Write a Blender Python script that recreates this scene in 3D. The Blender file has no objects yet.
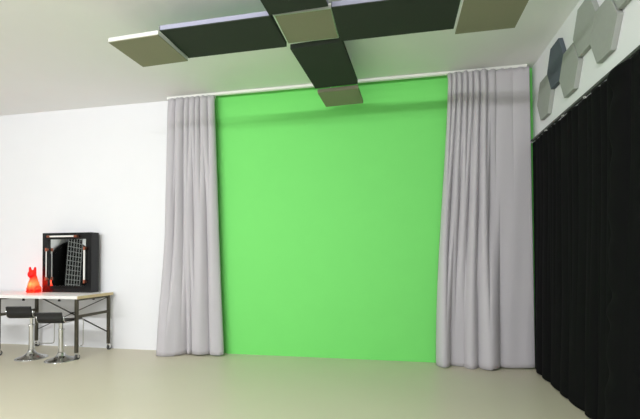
import bpy, bmesh, math, random
from mathutils import Vector, Matrix
random.seed(7)
C = bpy.context.scene.collection
SC = bpy.context.scene
PI = math.pi

# ------------------------------------------------------------------ camera
YAW, PITCH, ROLL, FPX, SHY = 0.1919, 0.01869, -0.00538, 395.02, 41.44
cam = bpy.data.cameras.new('camera'); cam_o = bpy.data.objects.new('camera', cam); C.objects.link(cam_o)
fw = Vector((-math.sin(YAW)*math.cos(PITCH), math.cos(YAW)*math.cos(PITCH), math.sin(PITCH)))
rt = Vector((math.cos(YAW), math.sin(YAW), 0)); up = rt.cross(fw)
r2 = math.cos(ROLL)*rt + math.sin(ROLL)*up; u2 = r2.cross(fw)
M = Matrix((r2, u2, -fw)).transposed().to_4x4(); M.translation = Vector((0, 0, 1.1))
cam_o.matrix_world = M
cam.sensor_width = 36; cam.lens = FPX/640*36; cam.shift_y = SHY/640; cam.clip_start = 0.02
SC.camera = cam_o

# ------------------------------------------------------------------ world, lights, exposure
w = bpy.data.worlds.new('world'); SC.world = w; w.use_nodes = True
w.node_tree.nodes['Background'].inputs[0].default_value = (0.8, 0.9, 1, 1)
w.node_tree.nodes['Background'].inputs[1].default_value = 0.3

def area(name, loc, target, sx, sy, power, col=(1, 1, 1), spread=PI):
    l = bpy.data.lights.new(name, 'AREA'); l.shape = 'RECTANGLE'; l.size = sx; l.size_y = sy
    l.energy = power; l.color = col; l.spread = spread
    o = bpy.data.objects.new(name, l); C.objects.link(o); o.location = loc
    o.rotation_euler = (Vector(target)-Vector(loc)).to_track_quat('-Z', 'Y').to_euler()
    return o
area('ceiling_strip_light', (-2.6, -0.9, 2.96), (-2.6, 0.1, 2.15), 5.6, 0.08, 194, (0.95, 0.97, 1.0))
area('window_light', (-3.0, -3.8, 1.5), (-3.0, 0, 2.1), 6.5, 1.6, 132, (0.93, 0.96, 1.0))
SC.view_settings.view_transform = 'Standard'; SC.view_settings.look = 'None'
SC.view_settings.exposure = 0.0; SC.view_settings.gamma = 1; SC.view_settings.use_curve_mapping = False

# ------------------------------------------------------------------ materials
def lin(c): return tuple(((v/255)/12.92 if v/255 <= 0.04045 else ((v/255+0.055)/1.055)**2.4) for v in c)
def mat(name, rgb, rough=0.6, metal=0.0, noise=0.0, nscale=40, bump=0.0, bscale=200, spec=0.5, sheen=0, coat=0):
    m = bpy.data.materials.new(name); m.use_nodes = True
    nt = m.node_tree; b = nt.nodes['Principled BSDF']; c = lin(rgb)
    b.inputs['Base Color'].default_value = (*c, 1); b.inputs['Roughness'].default_value = rough
    b.inputs['Metallic'].default_value = metal; b.inputs['Specular IOR Level'].default_value = spec
    if sheen: b.inputs['Sheen Weight'].default_value = sheen
    if coat: b.inputs['Coat Weight'].default_value = coat; b.inputs['Coat Roughness'].default_value = 0.03
    tc = nt.nodes.new('ShaderNodeTexCoord')
    if noise:
        n = nt.nodes.new('ShaderNodeTexNoise'); n.inputs['Scale'].default_value = nscale; n.inputs['Detail'].default_value = 5
        r = nt.nodes.new('ShaderNodeMapRange'); r.inputs['To Min'].default_value = 1-noise; r.inputs['To Max'].default_value = 1+noise
        mx = nt.nodes.new('ShaderNodeVectorMath'); mx.operation = 'SCALE'; mx.inputs[0].default_value = c
        nt.links.new(tc.outputs['Object'], n.inputs['Vector']); nt.links.new(n.outputs['Fac'], r.inputs['Value'])
        nt.links.new(r.outputs['Result'], mx.inputs['Scale']); nt.links.new(mx.outputs['Vector'], b.inputs['Base Color'])
    if bump:
        n = nt.nodes.new('ShaderNodeTexNoise'); n.inputs['Scale'].default_value = bscale; n.inputs['Detail'].default_value = 3
        bp = nt.nodes.new('ShaderNodeBump'); bp.inputs['Strength'].default_value = bump; bp.inputs['Distance'].default_value = 0.005
        nt.links.new(tc.outputs['Object'], n.inputs['Vector']); nt.links.new(n.outputs['Fac'], bp.inputs['Height'])
        nt.links.new(bp.outputs['Normal'], b.inputs['Normal'])
    return m
m_wall = mat('white_wall_paint', (228, 228, 230), 0.75, noise=0.015, nscale=3, bump=0.05, bscale=60)
m_ceil = mat('ceiling_paint', (240, 240, 240), 0.85, noise=0.02, nscale=2.5, bump=0.08, bscale=40)
m_floor = mat('beige_floor_coating', (203, 196, 174), 0.38, noise=0.035, nscale=1.6, bump=0.03, bscale=9, spec=0.35)
m_green = mat('chroma_green_paint', (118, 215, 108), 0.7, noise=0.015, nscale=5, spec=0.3)
m_gcloth = mat('light_grey_curtain_cloth', (184, 180, 184), 0.85, noise=0.03, nscale=300, bump=0.1, bscale=500, sheen=0.2)
m_bcloth = mat('black_curtain_cloth', (9, 9, 10), 0.95, noise=0.15, nscale=12, bump=0.1, bscale=300, spec=0.14)
m_rail = mat('white_rail_enamel', (232, 232, 226), 0.4)
m_hook = mat('clear_white_plastic', (215, 215, 210), 0.35)
m_darkfelt = mat('charcoal_felt', (60, 67, 60), 0.95, noise=0.08, nscale=60, spec=0.2)
m_tanfelt = mat('sand_grey_felt', (146, 145, 124), 0.95, noise=0.05, nscale=80, spec=0.2)
m_lilac = mat('lilac_grey_foam_edge', (158, 158, 178), 0.9)
m_whitefoam = mat('white_foam_edge', (212, 212, 206), 0.85)
m_hexl = mat('light_grey_felt', (156, 159, 153), 0.95, noise=0.06, nscale=35, spec=0.2)
m_hexd = mat('slate_blue_felt', (88, 95, 102), 0.95, noise=0.07, nscale=35, spec=0.2)
m_chrome = mat('polished_chrome', (205, 205, 205), 0.12, 1.0)
m_steel = mat('dark_bronze_steel', (84, 80, 68), 0.4, 0.7)
m_brace = mat('black_steel', (34, 33, 31), 0.5, 0.5)
m_laminate = mat('white_laminate', (232, 230, 226), 0.35)
m_ply = mat('birch_ply_edge', (214, 194, 150), 0.6, noise=0.1, nscale=50)
m_black = mat('gloss_black_lacquer', (16, 16, 17), 0.18, spec=0.4)
m_mirror = mat('silvered_mirror', (225, 228, 228), 0.02, 1.0)
m_leather = mat('black_leather', (12, 12, 13), 0.5, bump=0.15, bscale=120)
m_tube = mat('frosted_tube_glass', (240, 240, 236), 0.3)
m_copper = mat('copper_socket', (150, 88, 66), 0.35, 0.8)
m_alu = mat('pale_aluminium', (215, 215, 210), 0.35, 0.6)
m_grid = mat('pale_grey_lattice', (160, 163, 161), 0.6)
m_rubber = mat('grey_rubber', (70, 70, 68), 0.5)

# ------------------------------------------------------------------ helpers
def obj(name, bm, m, parent=None, smooth=False, bevel=0, seg=2):
    me = bpy.data.meshes.new(name); bmesh.ops.recalc_face_normals(bm, faces=bm.faces)
    bm.to_mesh(me); bm.free(); o = bpy.data.objects.new(name, me); C.objects.link(o)
    for mm in (m if isinstance(m, (list, tuple)) else [m]): me.materials.append(mm)
    if smooth:
        for p in me.polygons: p.use_smooth = True
    if bevel:
        b = o.modifiers.new('bevel', 'BEVEL'); b.width = bevel; b.segments = seg; b.limit_method = 'ANGLE'
    if parent: o.parent = parent
    return o
def tag(o, label, cat, group=None):
    o['label'] = label; o['category'] = cat
    if group: o['group'] = group
    return o
def thing(name, label, cat, loc=(0, 0, 0), rz=0, group=None):
    o = bpy.data.objects.new(name, None); C.objects.link(o); o.location = loc; o.rotation_euler = (0, 0, rz)
    o.empty_display_size = 0.1
    return tag(o, label, cat, group)
def struct(o): o['kind'] = 'structure'; return o
def box(bm, c, s, rot=None):
    g = bmesh.ops.create_cube(bm, size=1)['verts']
    mt = Matrix.Translation(c) @ (rot.to_4x4() if rot else Matrix.Identity(4)) @ Matrix.Diagonal((*s, 1))
    bmesh.ops.transform(bm, matrix=mt, verts=g); return g
def bx(x0, x1, y0, y1, z0, z1):
    bm = bmesh.new(); box(bm, ((x0+x1)/2, (y0+y1)/2, (z0+z1)/2), (x1-x0, y1-y0, z1-z0)); return bm
def bar(bm, a, b, wx, wy=None):
    a = Vector(a); b = Vector(b); d = b-a; q = d.to_track_quat('Z', 'Y').to_matrix()
    box(bm, (a+b)/2, (wx, wy or wx, d.length), q)
def cyl(bm, a, b, r, n=16, r2_=None):
    a = Vector(a); b = Vector(b); d = b-a
    g = bmesh.ops.create_cone(bm, cap_ends=True, segments=n, radius1=r, radius2=r if r2_ is None else r2_, depth=d.length)['verts']
    bmesh.ops.transform(bm, matrix=Matrix.Translation((a+b)/2) @ d.to_track_quat('Z', 'Y').to_matrix().to_4x4(), verts=g)
def lathe(bm, prof, n=40, cx=0, cy=0, sx=1, sy=1):
    rings = []
    for r, z in prof:
        rings.append([bm.verts.new((cx+sx*r*math.cos(2*PI*i/n), cy+sy*r*math.sin(2*PI*i/n), z)) for i in range(n)])
    for a, b in zip(rings, rings[1:]):
        for i in range(n): bm.faces.new((a[i], a[(i+1) % n], b[(i+1) % n], b[i]))
    bm.faces.new(rings[0][::-1]); bm.faces.new(rings[-1])
def tube(bm, pts, r, n=8, sub=6, closed=False):
    # smooth tube along rounded polyline
    P = [Vector(p) for p in pts]
    up0 = Vector((0.13, 0.31, 0.94)); rings = []
    N = len(P)
    for i in range(N):
        t = (P[(i+1) % N]-P[i-1]) if closed or 0 < i < N-1 else (P[1]-P[0] if i == 0 else P[-1]-P[-2])
        t.normalize(); s = t.cross(up0).normalized(); q = s.cross(t)
        rings.append([bm.verts.new(P[i]+r*(math.cos(2*PI*k/n)*s+math.sin(2*PI*k/n)*q)) for k in range(n)])
    for a, b in zip(rings, rings[1:]+([rings[0]] if closed else [])):
        if a is b: continue
        for k in range(n): bm.faces.new((a[k], a[(k+1) % n], b[(k+1) % n], b[k]))
    if not closed: bm.faces.new(rings[0][::-1]); bm.faces.new(rings[-1])
def rounded(pts, rad=0.04, k=6):
    P = [Vector(p) for p in pts]; out = [P[0]]
    for a, b, c in zip(P, P[1:], P[2:]):
        u = (a-b); v = (c-b); r = min(rad, u.length*0.45, v.length*0.45)
        p0 = b+u.normalized()*r; p1 = b+v.normalized()*r
        for i in range(k+1):
            t = i/k; out.append((1-t)**2*p0+2*t*(1-t)*b+t*t*p1)
    out.append(P[-1]); return out

# ------------------------------------------------------------------ room
XR, YB, H = 1.366, 4.329, 3.025
XL, YF = -8.0, -4.0
struct(obj('floor', bx(XL-.1, XR+.1, YF-.1, YB+.1, -0.1, 0), m_floor))
struct(obj('ceiling', bx(XL-.1, XR+.1, YF-.1, YB+.1, H, H+0.1), m_ceil))
struct(obj('wall_back', bx(XL, XR, YB, YB+.1, 0, H), m_wall))
struct(obj('wall_right', bx(XR, XR+.1, YF, YB+.1, 0, H), m_wall))
struct(obj('wall_left', bx(XL-.1, XL, YF, YB+.1, 0, H), m_wall))
struct(obj('wall_front', bx(XL, XR, YF-.1, YF, 0, H), m_wall))
tag(obj('green_screen', bx(-2.16, XR-0.001, YB-0.012, YB, 0.0, H-0.002), m_green),
    'bright chroma green screen covering the back wall between the grey curtains', 'green screen')

# ------------------------------------------------------------------ ceiling panels
def panel(name, label, x0, x1, y0, y1, zb, th, bottom, edge, group='acoustic panels of the ceiling cross', frame=False, rz=0, ends=False):
    cx, cy = (x0+x1)/2, (y0+y1)/2; w_, d_ = x1-x0, y1-y0
    t = thing(name, label, 'acoustic panel', (cx, cy, zb), rz, group)
    obj('foam_core', bx(-w_/2, w_/2, -d_/2, d_/2, 0.006, th), edge, t, bevel=0.003)
    obj('felt_face', bx(-w_/2+.001, w_/2-.001, -d_/2+.001, d_/2-.001, 0, 0.0058), bottom, t)
    for s in (-1, 1):
        bm = bmesh.new(); cyl(bm, (s*(w_/2-.06), d_/2-.03, th), (s*(w_/2-.06), d_/2-.03, H-zb), 0.003, 8)
        obj('hanging_rod', bm, m_alu, t)
    if ends:
        for s in (-1, 1): obj('end_cap', bx(s*w_/2-.002, s*w_/2+.002, -d_/2, d_/2, .001, th-.001), bottom, t)
    if frame:
        bm = bmesh.new(); e = 0.0035
        for x in (-w_/2-e/2, w_/2+e/2): box(bm, (x, 0, .018), (e, d_+2*e, .038))
        for y in (-d_/2-e/2, d_/2+e/2): box(bm, (0, y, .018), (w_, e, .038))
        obj('edge_frame', bm, m_alu, t)
    return t
ZD, TH = 2.77, 0.04
panel('acoustic_panel', 'long dark ceiling panel with lilac edge forming the left arm of the cross', -1.686, -0.842, 2.58, 2.985, ZD, TH, m_darkfelt, m_lilac, ends=True, rz=-.010)
panel('acoustic_panel', 'long dark ceiling panel with lilac edge forming the right arm of the cross', -0.412, 0.420, 2.570, 2.990, ZD, TH, m_darkfelt, m_lilac, ends=True)
panel('acoustic_panel', 'long dark ceiling panel reaching from the cross centre towards the green wall', -0.797, -0.375, 3.006, 3.768, ZD, TH, m_darkfelt, m_darkfelt, rz=-.062)
panel('acoustic_panel', 'dark ceiling panel cut by the top edge of the picture, above the cross centre', -0.861, -0.445, 1.77, 2.562, ZD, TH, m_darkfelt, m_lilac, rz=-.035)
panel('acoustic_panel', 'square sand-coloured ceiling panel at the left end of the cross', -2.108, -1.682, 2.575, 2.968, ZD-.04, .036, m_tanfelt, m_whitefoam, rz=-.04)
panel('acoustic_panel', 'square sand-coloured ceiling panel at the right end of the cross', 0.430, 0.838, 2.575, 2.992, ZD-.04, .036, m_tanfelt, m_whitefoam)
panel('acoustic_panel', 'small sand-coloured ceiling panel overlapping the top of the green screen', -0.744, -0.342, 3.778, 4.152, ZD-.04, .036, m_tanfelt, m_tanfelt, rz=-.052)
panel('acoustic_panel', 'sand-coloured square panel with pale thin frame at the centre of the cross', -0.816, -0.424, 2.60, 2.956, ZD+.012, .04, m_tanfelt, m_whitefoam, frame=True)
bm = bmesh.new(); cyl(bm, (0, 0, 0), (0, 0, -.012), .012, 12); cyl(bm, (0, 0, -.012), (0, 0, -.03), .004, 8)
o = tag(obj('ceiling_hook', bm, m_rubber), 'tiny dark hook screwed into the white ceiling near the left panel', 'hook'); o.location = (-1.83, 2.05, H)

# ------------------------------------------------------------------ hexagon wall panels
def hexa(y, z, m, label):
    ay, hz, th = 0.1766, 0.178, 0.035
    bm = bmesh.new(); P = [(-ay, 0), (-ay/2, hz), (ay/2, hz), (ay, 0), (ay/2, -hz), (-ay/2, -hz)]
    f = bm.faces.new([bm.verts.new((0, py, pz)) for py, pz in P])
    e = bmesh.ops.extrude_face_region(bm, geom=[f])['geom']
    bmesh.ops.translate(bm, vec=(-th, 0, 0), verts=[v for v in e if isinstance(v, bmesh.types.BMVert)])
    o = obj('hexagon_panel', bm, m, bevel=0.003); o.location = (XR, y, z)
    tag(o, label, 'acoustic panel', 'hexagon felt panels on the right wall'); return o
hexa(3.915, 2.557, m_hexl, 'light grey hexagon wall panel nearest the room corner')
hexa(3.650, 2.738, m_hexd, 'dark slate hexagon wall panel, the only dark one')
hexa(3.385, 2.557, m_hexl, 'light grey hexagon panel just right of the dark slate one')
hexa(3.120, 2.755, m_hexl, 'light grey hexagon wall panel in the upper row right of the dark slate one')
hexa(2.855, 2.577, m_hexl, 'light grey hexagon wall panel with a pointed lower edge, right of the upper-row one')
hexa(2.590, 2.781, m_hexl, 'light grey hexagon panel cut by the top right corner of the picture')

# ------------------------------------------------------------------ curtains
def prof(cr, amps, u, pw=.52):
    # rounded folds between sharp creases; cr = crease positions 0..1
    for k in range(len(cr)-1):
        if u <= cr[k+1] or k == len(cr)-2:
            s = min(max((u-cr[k])/(cr[k+1]-cr[k]), 0), 1)
            return amps[k]*math.sin(PI*s)**pw
def sstep(a, b, x):
    t = min(max((x-a)/(b-a), 0), 1); return t*t*(3-2*t)
def curtain_mesh(xf, yf, ztop, zbot, nu=220, nv=60):
    bm = bmesh.new(); G = []
    for j in range(nv+1):
        t = j/nv; row = []
        for i in range(nu+1):
            u = i/nu; z0 = zbot(u); zt = ztop(u) if callable(ztop) else ztop
            row.append(bm.verts.new((xf(u, t), yf(u, t), zt+(z0-zt)*t)))
        G.append(row)
    for j in range(nv):
        for i in range(nu): bm.faces.new((G[j][i], G[j][i+1], G[j+1][i+1], G[j+1][i]))
    return bm
def solid(o, th):
    s = o.modifiers.new('thickness', 'SOLIDIFY'); s.thickness = th; s.offset = 0

RZ0 = 2.998   # underside of the ceiling rail
bm = bx(-2.665, 1.29, 4.225, 4.262, RZ0, H)
box(bm, (-0.7, 4.243, RZ0-.001), (3.98, .008, .002))
tag(obj('curtain_rail', bm, m_rail, bevel=0.003), 'long white curtain rail fixed along the ceiling above the green screen', 'curtain rail')

def hooks(parent, pts, ztop, m=m_hook):
    for x, y in pts:
        bm = bmesh.new(); box(bm, (x, y, ztop+.004), (.008, .012, .022)); 
        tube(bm, [(x, y-.006, ztop-.012), (x, y-.014, ztop-.02), (x, y-.014, ztop-.035), (x, y-.004, ztop-.04)], .002, 6)
        obj('hook', bm, m, parent)
# left grey curtain
lt_c = [0, .17, .36, .47, .60, .70, .86, 1]; lt_a = [.05, .07, .05, .05, .055, .06, .05]
lb_c = [0, .42, .50, .78, 1.0]; lb_a = [.12, .05, .09, .06]
lm_c = [0, .2, .37, .55, .78, 1]; lm_a = [.07, .08, .07, .08, .06]
def lx(u, t):
    k = t**1.0
    x0 = -2.64+(-2.715+2.64)*k; x1 = -2.055+(-1.935+2.055)*k
    return x0+(x1-x0)*u + .012*math.sin(9*u+3*t)*t*(1-t)*4*.5
def ly(u, t):
    a = prof(lt_c, lt_a, u); m = prof(lm_c, lm_a, u); b = prof(lb_c, lb_a, u)
    k = sstep(0.05, .5, t); k2 = sstep(.45, 1, t)
    v = (a*(1-k)+m*k)*(1-k2)+b*k2
    pinch = .55+.45*sstep(0, .05, t)
    return 4.220 - v*pinch - .004*math.sin(40*u+7*t)*t - (.09*sstep(.5, 1, t)*(1-sstep(0, .45, u)))
bm = curtain_mesh(lx, ly, lambda u: H-.034-.008*abs(math.sin(u*PI*9))**2, lambda u: .004+.012*(u > .3)+.004*math.sin(12*u))
T = thing('curtain', 'light grey floor-length curtain hanging at the left edge of the green screen', 'curtain', (0, 0, 0), 0, 'grey curtains on the ceiling rail')
o = obj('cloth', bm, m_gcloth, T, smooth=True); solid(o, .003)
hooks(T, [(lx(i/9, 0), 4.243) for i in range(10)], RZ0-.021)
# hem band
def strip(xf, yf, zf0, zf1, off, nu=220):
    bm = bmesh.new(); A = []
    for i in range(nu+1):
        u = i/nu; y = yf(u, .99)-off; A.append((bm.verts.new((xf(u, 1), y, zf0(u))), bm.verts.new((xf(u, .97), yf(u, .97)-off, zf1(u)))))
    for a, b in zip(A, A[1:]): bm.faces.new((a[0], b[0], b[1], a[1]))
    return bm
# right grey curtain
rt_c = [0, .05, .11, .18, .25, .32, .40, .49, .60, .80, 1]; rt_a = [.04, .055, .06, .06, .055, .06, .065, .03, .012, .012]
rm_c = [0, .10, .20, .30, .41, .53, 1]; rm_a = [.08, .07, .08, .09, .09, .02]
rb_c = [0, .15, .29, .43, .65, 1.0]; rb_a = [.11, .015, .09, .12, .015]
def rx(u, t):
    x0 = .535+(.385-.535)*sstep(0, 1, t)**.8; x1 = 1.309+.012*t
    return x0+(x1-x0)*u
def ry(u, t):
    a = prof(rt_c, rt_a, u); m = prof(rm_c, rm_a, u); b = prof(rb_c, rb_a, u)
    k = sstep(0.08, .5, t); k2 = sstep(.4, .95, t)
    v = (a*(1-k)+m*k)*(1-k2)+b*k2
    pinch = .6+.4*sstep(0, .05, t)
    return 4.220 - v*pinch - .015*t*math.sin(PI*u)-.004*math.sin(30*u+5*t)*t
bm = curtain_mesh(rx, ry, lambda u: H-.026-.012*abs(math.sin(u*PI*9))**2, lambda u: .005+.010*(u > .55)+.004*math.sin(14*u))
T = thing('curtain', 'light grey floor-length curtain gathered at the right edge of the green screen', 'curtain', (0, 0, 0), 0, 'grey curtains on the ceiling rail')
o = obj('cloth', bm, m_gcloth, T, smooth=True); solid(o, .003)
hooks(T, [(rx(i/9, 0), 4.243) for i in range(10)], RZ0-.021)

# black curtains along the right wall
BZ = 2.235
bm = bx(1.322, 1.342, 0.6, 4.30, BZ+.012, BZ+.03)
for yb in (4.2, 3.4, 2.6, 1.8, 1.0): box(bm, (1.354, yb, BZ+.022), (.024, .02, .014))
tag(obj('curtain_track', bm, m_rubber), 'thin dark track on the right wall carrying the black curtains', 'curtain track')
def mk_black(y0, y1, n, amp, seed, x0, label, edge=False):
    rnd = random.Random(seed)
    cr = [0]+sorted((k+rnd.uniform(-.25, .25))/n for k in range(1, n))+[1]
    am = [amp*rnd.uniform(.5, 1.2) for _ in range(n)]
    nb = max(4, n//2); cb = [0]+sorted((k+rnd.uniform(-.25, .25))/nb for k in range(1, nb))+[1]
    ab = [amp*rnd.uniform(.8, 1.6) for _ in range(nb)]
    def yy(u, t): return y0+(y1-y0)*u-.06*t*u*(1-u)*2 + (.05*t*(1-u) if edge else 0)
    def xx(u, t):
        k = sstep(.0, 1, t); v = prof(cr, am, u)*(1-k)+prof(cb, ab, u)*k
        wr = 0
        if edge: e = max(0, 1-u/.10); wr = e*(.012*math.sin(23*t+5*math.sin(9*t)+14*u)+.006*math.sin(71*t-25*u+2*math.sin(9*t))) + .035*e
        fd = 1 if edge else .25+.75*sstep(0, .14, u)
        return x0-v*fd-wr-.004*math.sin(9*t+11*u)*t*fd-(.035 if edge else .028+.022*u)*t*t*fd-.012*t*math.exp(-((u-.5)/.2)**2)
    bm = curtain_mesh(xx, yy, lambda u: BZ-.003*abs(math.sin(n*PI*u)), lambda u: .006+.008*abs(math.sin(5*u+seed)), 260, 90)
    T = thing('curtain', label, 'curtain', (0, 0, 0), 0, 'black curtains along the right wall')
    o = obj('cloth', bm, m_bcloth, T, smooth=True); solid(o, .003)
    L = abs(y1-y0); k = int(L/.31)
    for i in range(k+1):
        yh = y0+(y1-y0)*(.01+.98*i/k)
        bm = bmesh.new(); box(bm, (1.332, yh, BZ+.005), (.006, .006, .014)); box(bm, (1.319, yh, BZ+.004), (.004, .005, .014)); box(bm, (1.325, yh, BZ+.009), (.014, .005, .004))
        obj('hook', bm, m_hook, T)
mk_black(4.25, 2.72, 15, .02, 3, 1.341, 'black floor-length curtain on the right wall reaching back to the grey curtain')
mk_black(2.70, 0.75, 13, .03, 5, 1.338, 'black floor-length curtain with a crumpled edge, cut off by the right edge of the picture', True)

# ------------------------------------------------------------------ table
TX0, TX1, TY0, TY1, TZ = -5.35, -3.425, 3.735, 4.29, 0.70
T = thing('table', 'long white-topped work table on castors standing against the left wall', 'table', (TX1-.9, 4.0, 0))
ox, oy = T.location.x, T.location.y
def L_(p): return (p[0]-ox, p[1]-oy, p[2])
def tb(name, x0, x1, y0, y1, z0, z1, m, b=.0015): return obj(name, bx(x0-ox, x1-ox, y0-oy, y1-oy, z0, z1), m, T, bevel=b)
tb('tabletop', TX0+.004, TX1-.005, TY0, TY1, TZ-.034, TZ, m_laminate)
tb('edge_band', TX1-.005, TX1, TY0, TY1, TZ-.034, TZ-.0012, m_ply)
for lx_, ly_ in ((-3.462, 3.765), (-3.462, 4.255), (-4.50, 3.765), (-4.50, 4.255), (-5.30, 3.765), (-5.30, 4.255)):
    bm = bmesh.new(); box(bm, L_((lx_, ly_, (.075+TZ-.03)/2)), (.03, .03, TZ-.03-.075)); lg = obj('leg', bm, m_steel, T, bevel=.002)
    bm = bmesh.new(); cyl(bm, L_((lx_-.011, ly_+.012, .03)), L_((lx_+.011, ly_+.012, .03)), .029, 20)
    ws = obj('castor_wheel', bm, m_rubber, lg, smooth=False)
    bm = bmesh.new(); cyl(bm, L_((lx_, ly_, .06)), L_((lx_, ly_, .078)), .016, 14)
    for s in (-1, 1): box(bm, L_((lx_+s*.016, ly_+.008, .045)), (.004, .024, .046))
    obj('castor_fork', bm, m_chrome, lg)
for x in (-3.462, -4.50, -5.30):
    bm = bmesh.new(); bar(bm, L_((x, 3.765, .47)), L_((x, 4.255, .47)), .024, .03); obj('side_rail', bm, m_steel, T)
    bm = bmesh.new(); bar(bm, L_((x, 3.78, TZ-.045)), L_((x, 4.24, TZ-.045)), .02, .02); obj('top_rail', bm, m_steel, T)
bm = bmesh.new(); bar(bm, L_((-4.49, 4.262, .22)), L_((-3.47, 4.262, .645)), .02, .006)
bar(bm, L_((-4.49, 4.25, .645)), L_((-3.47, 4.25, .22)), .02, .006)
cyl(bm, L_((-3.98, 4.24, .4325)), L_((-3.98, 4.27, .4325)), .012, 12); obj('cross_brace', bm, m_brace, T)
for x, y in ((-3.72, 3.80), (-3.47, 4.02), (-4.2, 3.80)):
    bm = bmesh.new(); box(bm, L_((x, y, TZ-.045)), (.02, .012, .03)); cyl(bm, L_((x-.012, y, TZ-.06)), L_((x+.012, y, TZ-.06)), .008, 10)
    obj('clip', bm, m_brace, T)

# ------------------------------------------------------------------ stools
def make_stool(x, y, label, rz=.24, sz=1.08):
    T = thing('stool', label, 'stool', (x, y, 0), rz, 'chrome pedestal stools tucked under the table'); T.scale = (1, 1, sz)
    bm = bmesh.new()
    lathe(bm, [(.158, 0), (.158, .006), (.148, .011), (.13, .018), (.09, .028), (.06, .042), (.042, .06), (.034, .078), (.03, .085)], 48)
    obj('base', bm, m_chrome, T, smooth=True)
    bm = bmesh.new(); cyl(bm, (0, 0, .08), (0, 0, .33), .027, 24); cyl(bm, (0, 0, .325), (0, 0, .335), .033, 24); cyl(bm, (0, 0, .33), (0, 0, .408), .018, 20)
    obj('column', bm, m_chrome, T, smooth=False, bevel=.002)
    # seat shell: low back curving into seat
    pts = []
    for i in range(22):
        s = i/21
        if s < .28: a = s/.28; pts.append((-.205+.012*math.sin(a*PI/2), .54-.06*a))
        elif s < .5: a = (s-.28)/.22; th = a*PI/2; pts.append((-.193+.045*(1-math.cos(th)), .48-.04*math.sin(th)))
        else: a = (s-.5)/.5; pts.append((-.148+.335*a, .44+.006*math.sin(PI*a)-.012*a*a))
    bm = bmesh.new(); th_ = .022; rows = []
    for i, (yy, zz) in enumerate(pts):
        p = pts[max(i-1, 0)]; q = pts[min(i+1, len(pts)-1)]; d = Vector((0, q[0]-p[0], q[1]-p[1])).normalized()
        n = Vector((0, -d.z, d.y)); rows.append([bm.verts.new(Vector((xx, yy, zz))+n*o_) for xx, o_ in ((-.128, 0), (-.128, -th_), (.128, -th_), (.128, 0))])
    for a, b in zip(rows, rows[1:]):
        for k in range(4): bm.faces.new((a[k], a[(k+1) % 4], b[(k+1) % 4], b[k]))
    bm.faces.new(rows[0]); bm.faces.new(rows[-1][::-1])
    obj('seat', bm, m_leather, T, smooth=False, bevel=.006, seg=3)
    bm = bmesh.new(); box(bm, (0, 0, .412), (.2, .16, .012)); obj('seat_plate', bm, m_chrome, T, bevel=.002)
    loop = [(.136, -.20, .50), (.136, -.185, .43), (.136, .185, .415), (.128, .195, .11), (-.128, .195, .11), (-.136, .185, .415), (-.136, -.185, .43), (-.136, -.20, .50)]
    bm = bmesh.new(); tube(bm, rounded(loop, .03), .0055, 8); obj('foot_loop', bm, m_chrome, T, smooth=True)
make_stool(-3.622, 3.73, 'black pedestal stool with round chrome base nearest the right end of the table', sz=1.02)
make_stool(-4.03, 3.75, 'black pedestal stool with round chrome base standing below the red cat lamp', sz=1.12)
make_stool(-4.80, 3.75, 'black stool mostly cut off by the left edge of the picture')

# ------------------------------------------------------------------ mirror box
MX0, MX1, MY0, MY1, MZ0, MZ1 = -4.31, -3.615, 4.15, 4.27, TZ+.001, 1.43
mcx = (MX0+MX1)/2
T = thing('vanity_mirror', 'square black framed mirror box with white tube lamps standing on the white table', 'mirror', (mcx, MY1, MZ0))
def q(p): return (p[0]-mcx, p[1]-MY1, p[2]-MZ0)
bd = .078; bm = bmesh.new(); zz = (MZ0+MZ1)/2; yy = (MY0+MY1)/2
box(bm, q((MX0+bd/2, yy, zz)), (bd, MY1-MY0, MZ1-MZ0)); box(bm, q((MX1-bd/2, yy, zz)), (bd, MY1-MY0, MZ1-MZ0))
box(bm, q((mcx, yy, MZ1-bd/2)), (MX1-MX0-2*bd, MY1-MY0, bd)); box(bm, q((mcx, yy, MZ0+bd/2)), (MX1-MX0-2*bd, MY1-MY0, bd))
obj('frame', bm, m_black, T)
obj('back_board', bx(MX0+.08-mcx, MX1-.08-mcx, -.03, -.004, .08, MZ1-MZ0-.08), m_black, T)
obj('mirror_glass', bx(MX0+bd-mcx, MX1-bd-mcx, -.10, -.032, bd, MZ1-MZ0-bd), m_mirror, T)
def tl(a, b, r=.0105):
    a = Vector(q(a)); b = Vector(q(b)); d = (b-a).normalized()
    bm = bmesh.new(); cyl(bm, a, b, r, 16); t_ = obj('tube_lamp', bm, m_tube, T, smooth=False)
    for p, s in ((a, 1), (b, -1)):
        bm = bmesh.new(); cyl(bm, p-d*s*.035, p+d*s*.006, .014, 14); box(bm, p-d*s*.018+Vector((0, .012, 0)), (.022, .028, .022))
        obj('socket', bm, m_copper, t_)
yf_ = MY0-.026
tl((MX0+.13, yf_, MZ1-.045), (MX1-.21, yf_, MZ1-.045))
tl((MX1-.075, yf_, MZ0+.15), (MX1-.075, yf_, MZ1-.21))
tl((MX0+.074, yf_+.006, MZ0+.18), (MX0+.074, yf_+.006, MZ1-.22), .005)

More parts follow.
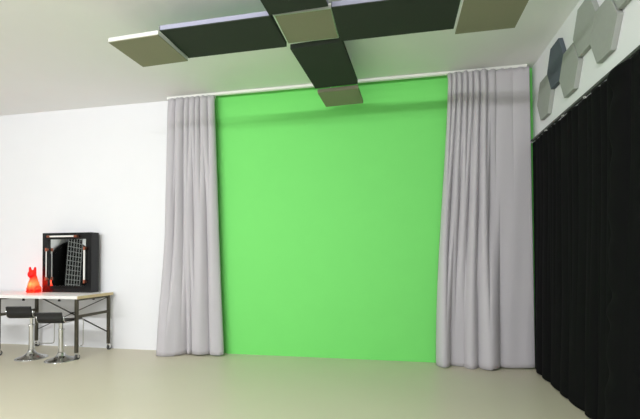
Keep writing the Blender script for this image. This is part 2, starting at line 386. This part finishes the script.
# ------------------------------------------------------------------ cat lamp
T = thing('cat_lamp', 'glowing red and orange cat-shaped lamp on the white table left of the mirror', 'lamp', (-4.362, 4.085, TZ)); T.scale = (.76, .70, 1.0)
bm = bmesh.new()
lathe(bm, [(.098, .001), (.104, .02), (.104, .05), (.096, .09), (.08, .13), (.062, .165), (.052, .19), (.048, .205), (.02, .215)], 28, -.008, 0, 1, .8)
g = bmesh.ops.create_uvsphere(bm, u_segments=24, v_segments=16, radius=.062)['verts']
bmesh.ops.transform(bm, matrix=Matrix.Translation((-.03, -.01, .225)) @ Matrix.Diagonal((1.08, .9, .85, 1)), verts=g)
g = bmesh.ops.create_uvsphere(bm, u_segments=16, v_segments=10, radius=.026)['verts']
bmesh.ops.transform(bm, matrix=Matrix.Translation((-.03, -.06, .21)) @ Matrix.Diagonal((1.1, .8, .7, 1)), verts=g)
for s in (-1, 1):
    cyl(bm, (s*.038-.03, 0, .245), (s*.052-.03, 0, .312), .028, 14, .014)
    g = bmesh.ops.create_uvsphere(bm, u_segments=14, v_segments=10, radius=.03)['verts']
    bmesh.ops.transform(bm, matrix=Matrix.Translation((s*.035, -.082, .02)) @ Matrix.Diagonal((.8, 1.1, .62, 1)), verts=g)
    cyl(bm, (s*.032, -.07, .02), (s*.028, -.045, .15), .022, 12, .02)
    g = bmesh.ops.create_uvsphere(bm, u_segments=14, v_segments=10, radius=.055)['verts']
    bmesh.ops.transform(bm, matrix=Matrix.Translation((s*.075, .0, .045)) @ Matrix.Diagonal((.8, 1.1, .8, 1)), verts=g)
tube(bm, rounded([(.09, .04, .02), (.135, -.02, .02), (.10, -.085, .02)], .05), .016, 10)
ms = bpy.data.materials.new('red_translucent_vinyl'); ms.use_nodes = True; nt = ms.node_tree; nt.nodes.clear()
out = nt.nodes.new('ShaderNodeOutputMaterial'); mix = nt.nodes.new('ShaderNodeMixShader'); mix.inputs[0].default_value = .3
tr = nt.nodes.new('ShaderNodeBsdfTranslucent'); tr.inputs[0].default_value = (1.0, .055, .03, 1)
pr = nt.nodes.new('ShaderNodeBsdfPrincipled'); pr.inputs['Base Color'].default_value = (.75, .03, .03, 1); pr.inputs['Roughness'].default_value = .45
nt.links.new(tr.outputs[0], mix.inputs[1]); nt.links.new(pr.outputs[0], mix.inputs[2]); nt.links.new(mix.outputs[0], out.inputs[0])
o = obj('body', bm, ms, T, smooth=True); rm = o.modifiers.new('fuse', 'REMESH'); rm.mode = 'VOXEL'; rm.voxel_size = .006; rm.use_smooth_shade = True
bl = bpy.data.lights.new('bulb', 'POINT'); bl.energy = 1.9; bl.color = (1, .62, .3); bl.shadow_soft_size = .02
b_ = bpy.data.objects.new('bulb', bl); C.objects.link(b_); b_.parent = T; b_.location = (0, -.02, .10)

# ------------------------------------------------------------------ studio gear in the left of the room, seen in the mirror
bm = bmesh.new(); cyl(bm, (0, 0, 0), (.012, 0, 0), .78, 72)
T = thing('backdrop_disc', 'large round black folding backdrop, seen only as the curved black shape in the mirror', 'backdrop', (-7.93, -.15, .765))
obj('fabric', bm, m_bcloth, T)
bm = bmesh.new(); tube(bm, [(.006, .785*math.cos(a*PI/36), .785*math.sin(a*PI/36)) for a in range(72)], .009, 8, closed=True); obj('rim', bm, m_brace, T, smooth=True)
T = thing('lattice_panel', 'black board with a pale square lattice, seen only in the mirror', 'panel', (-7.72, .13, 0)); T.rotation_euler = (math.radians(8), math.radians(-3), 0)
T.location.z = .03
obj('board', bx(-.012, .012, -.22, .22, .0, 1.85), m_bcloth, T)
bm = bmesh.new()
for k in range(6): box(bm, (.016, -.21+.084*k, .925), (.008, .011, 1.84))
for k in range(17): box(bm, (.017, 0, .01+.1145*k), (.010, .434, .011))
obj('lattice', bm, m_grid, T)
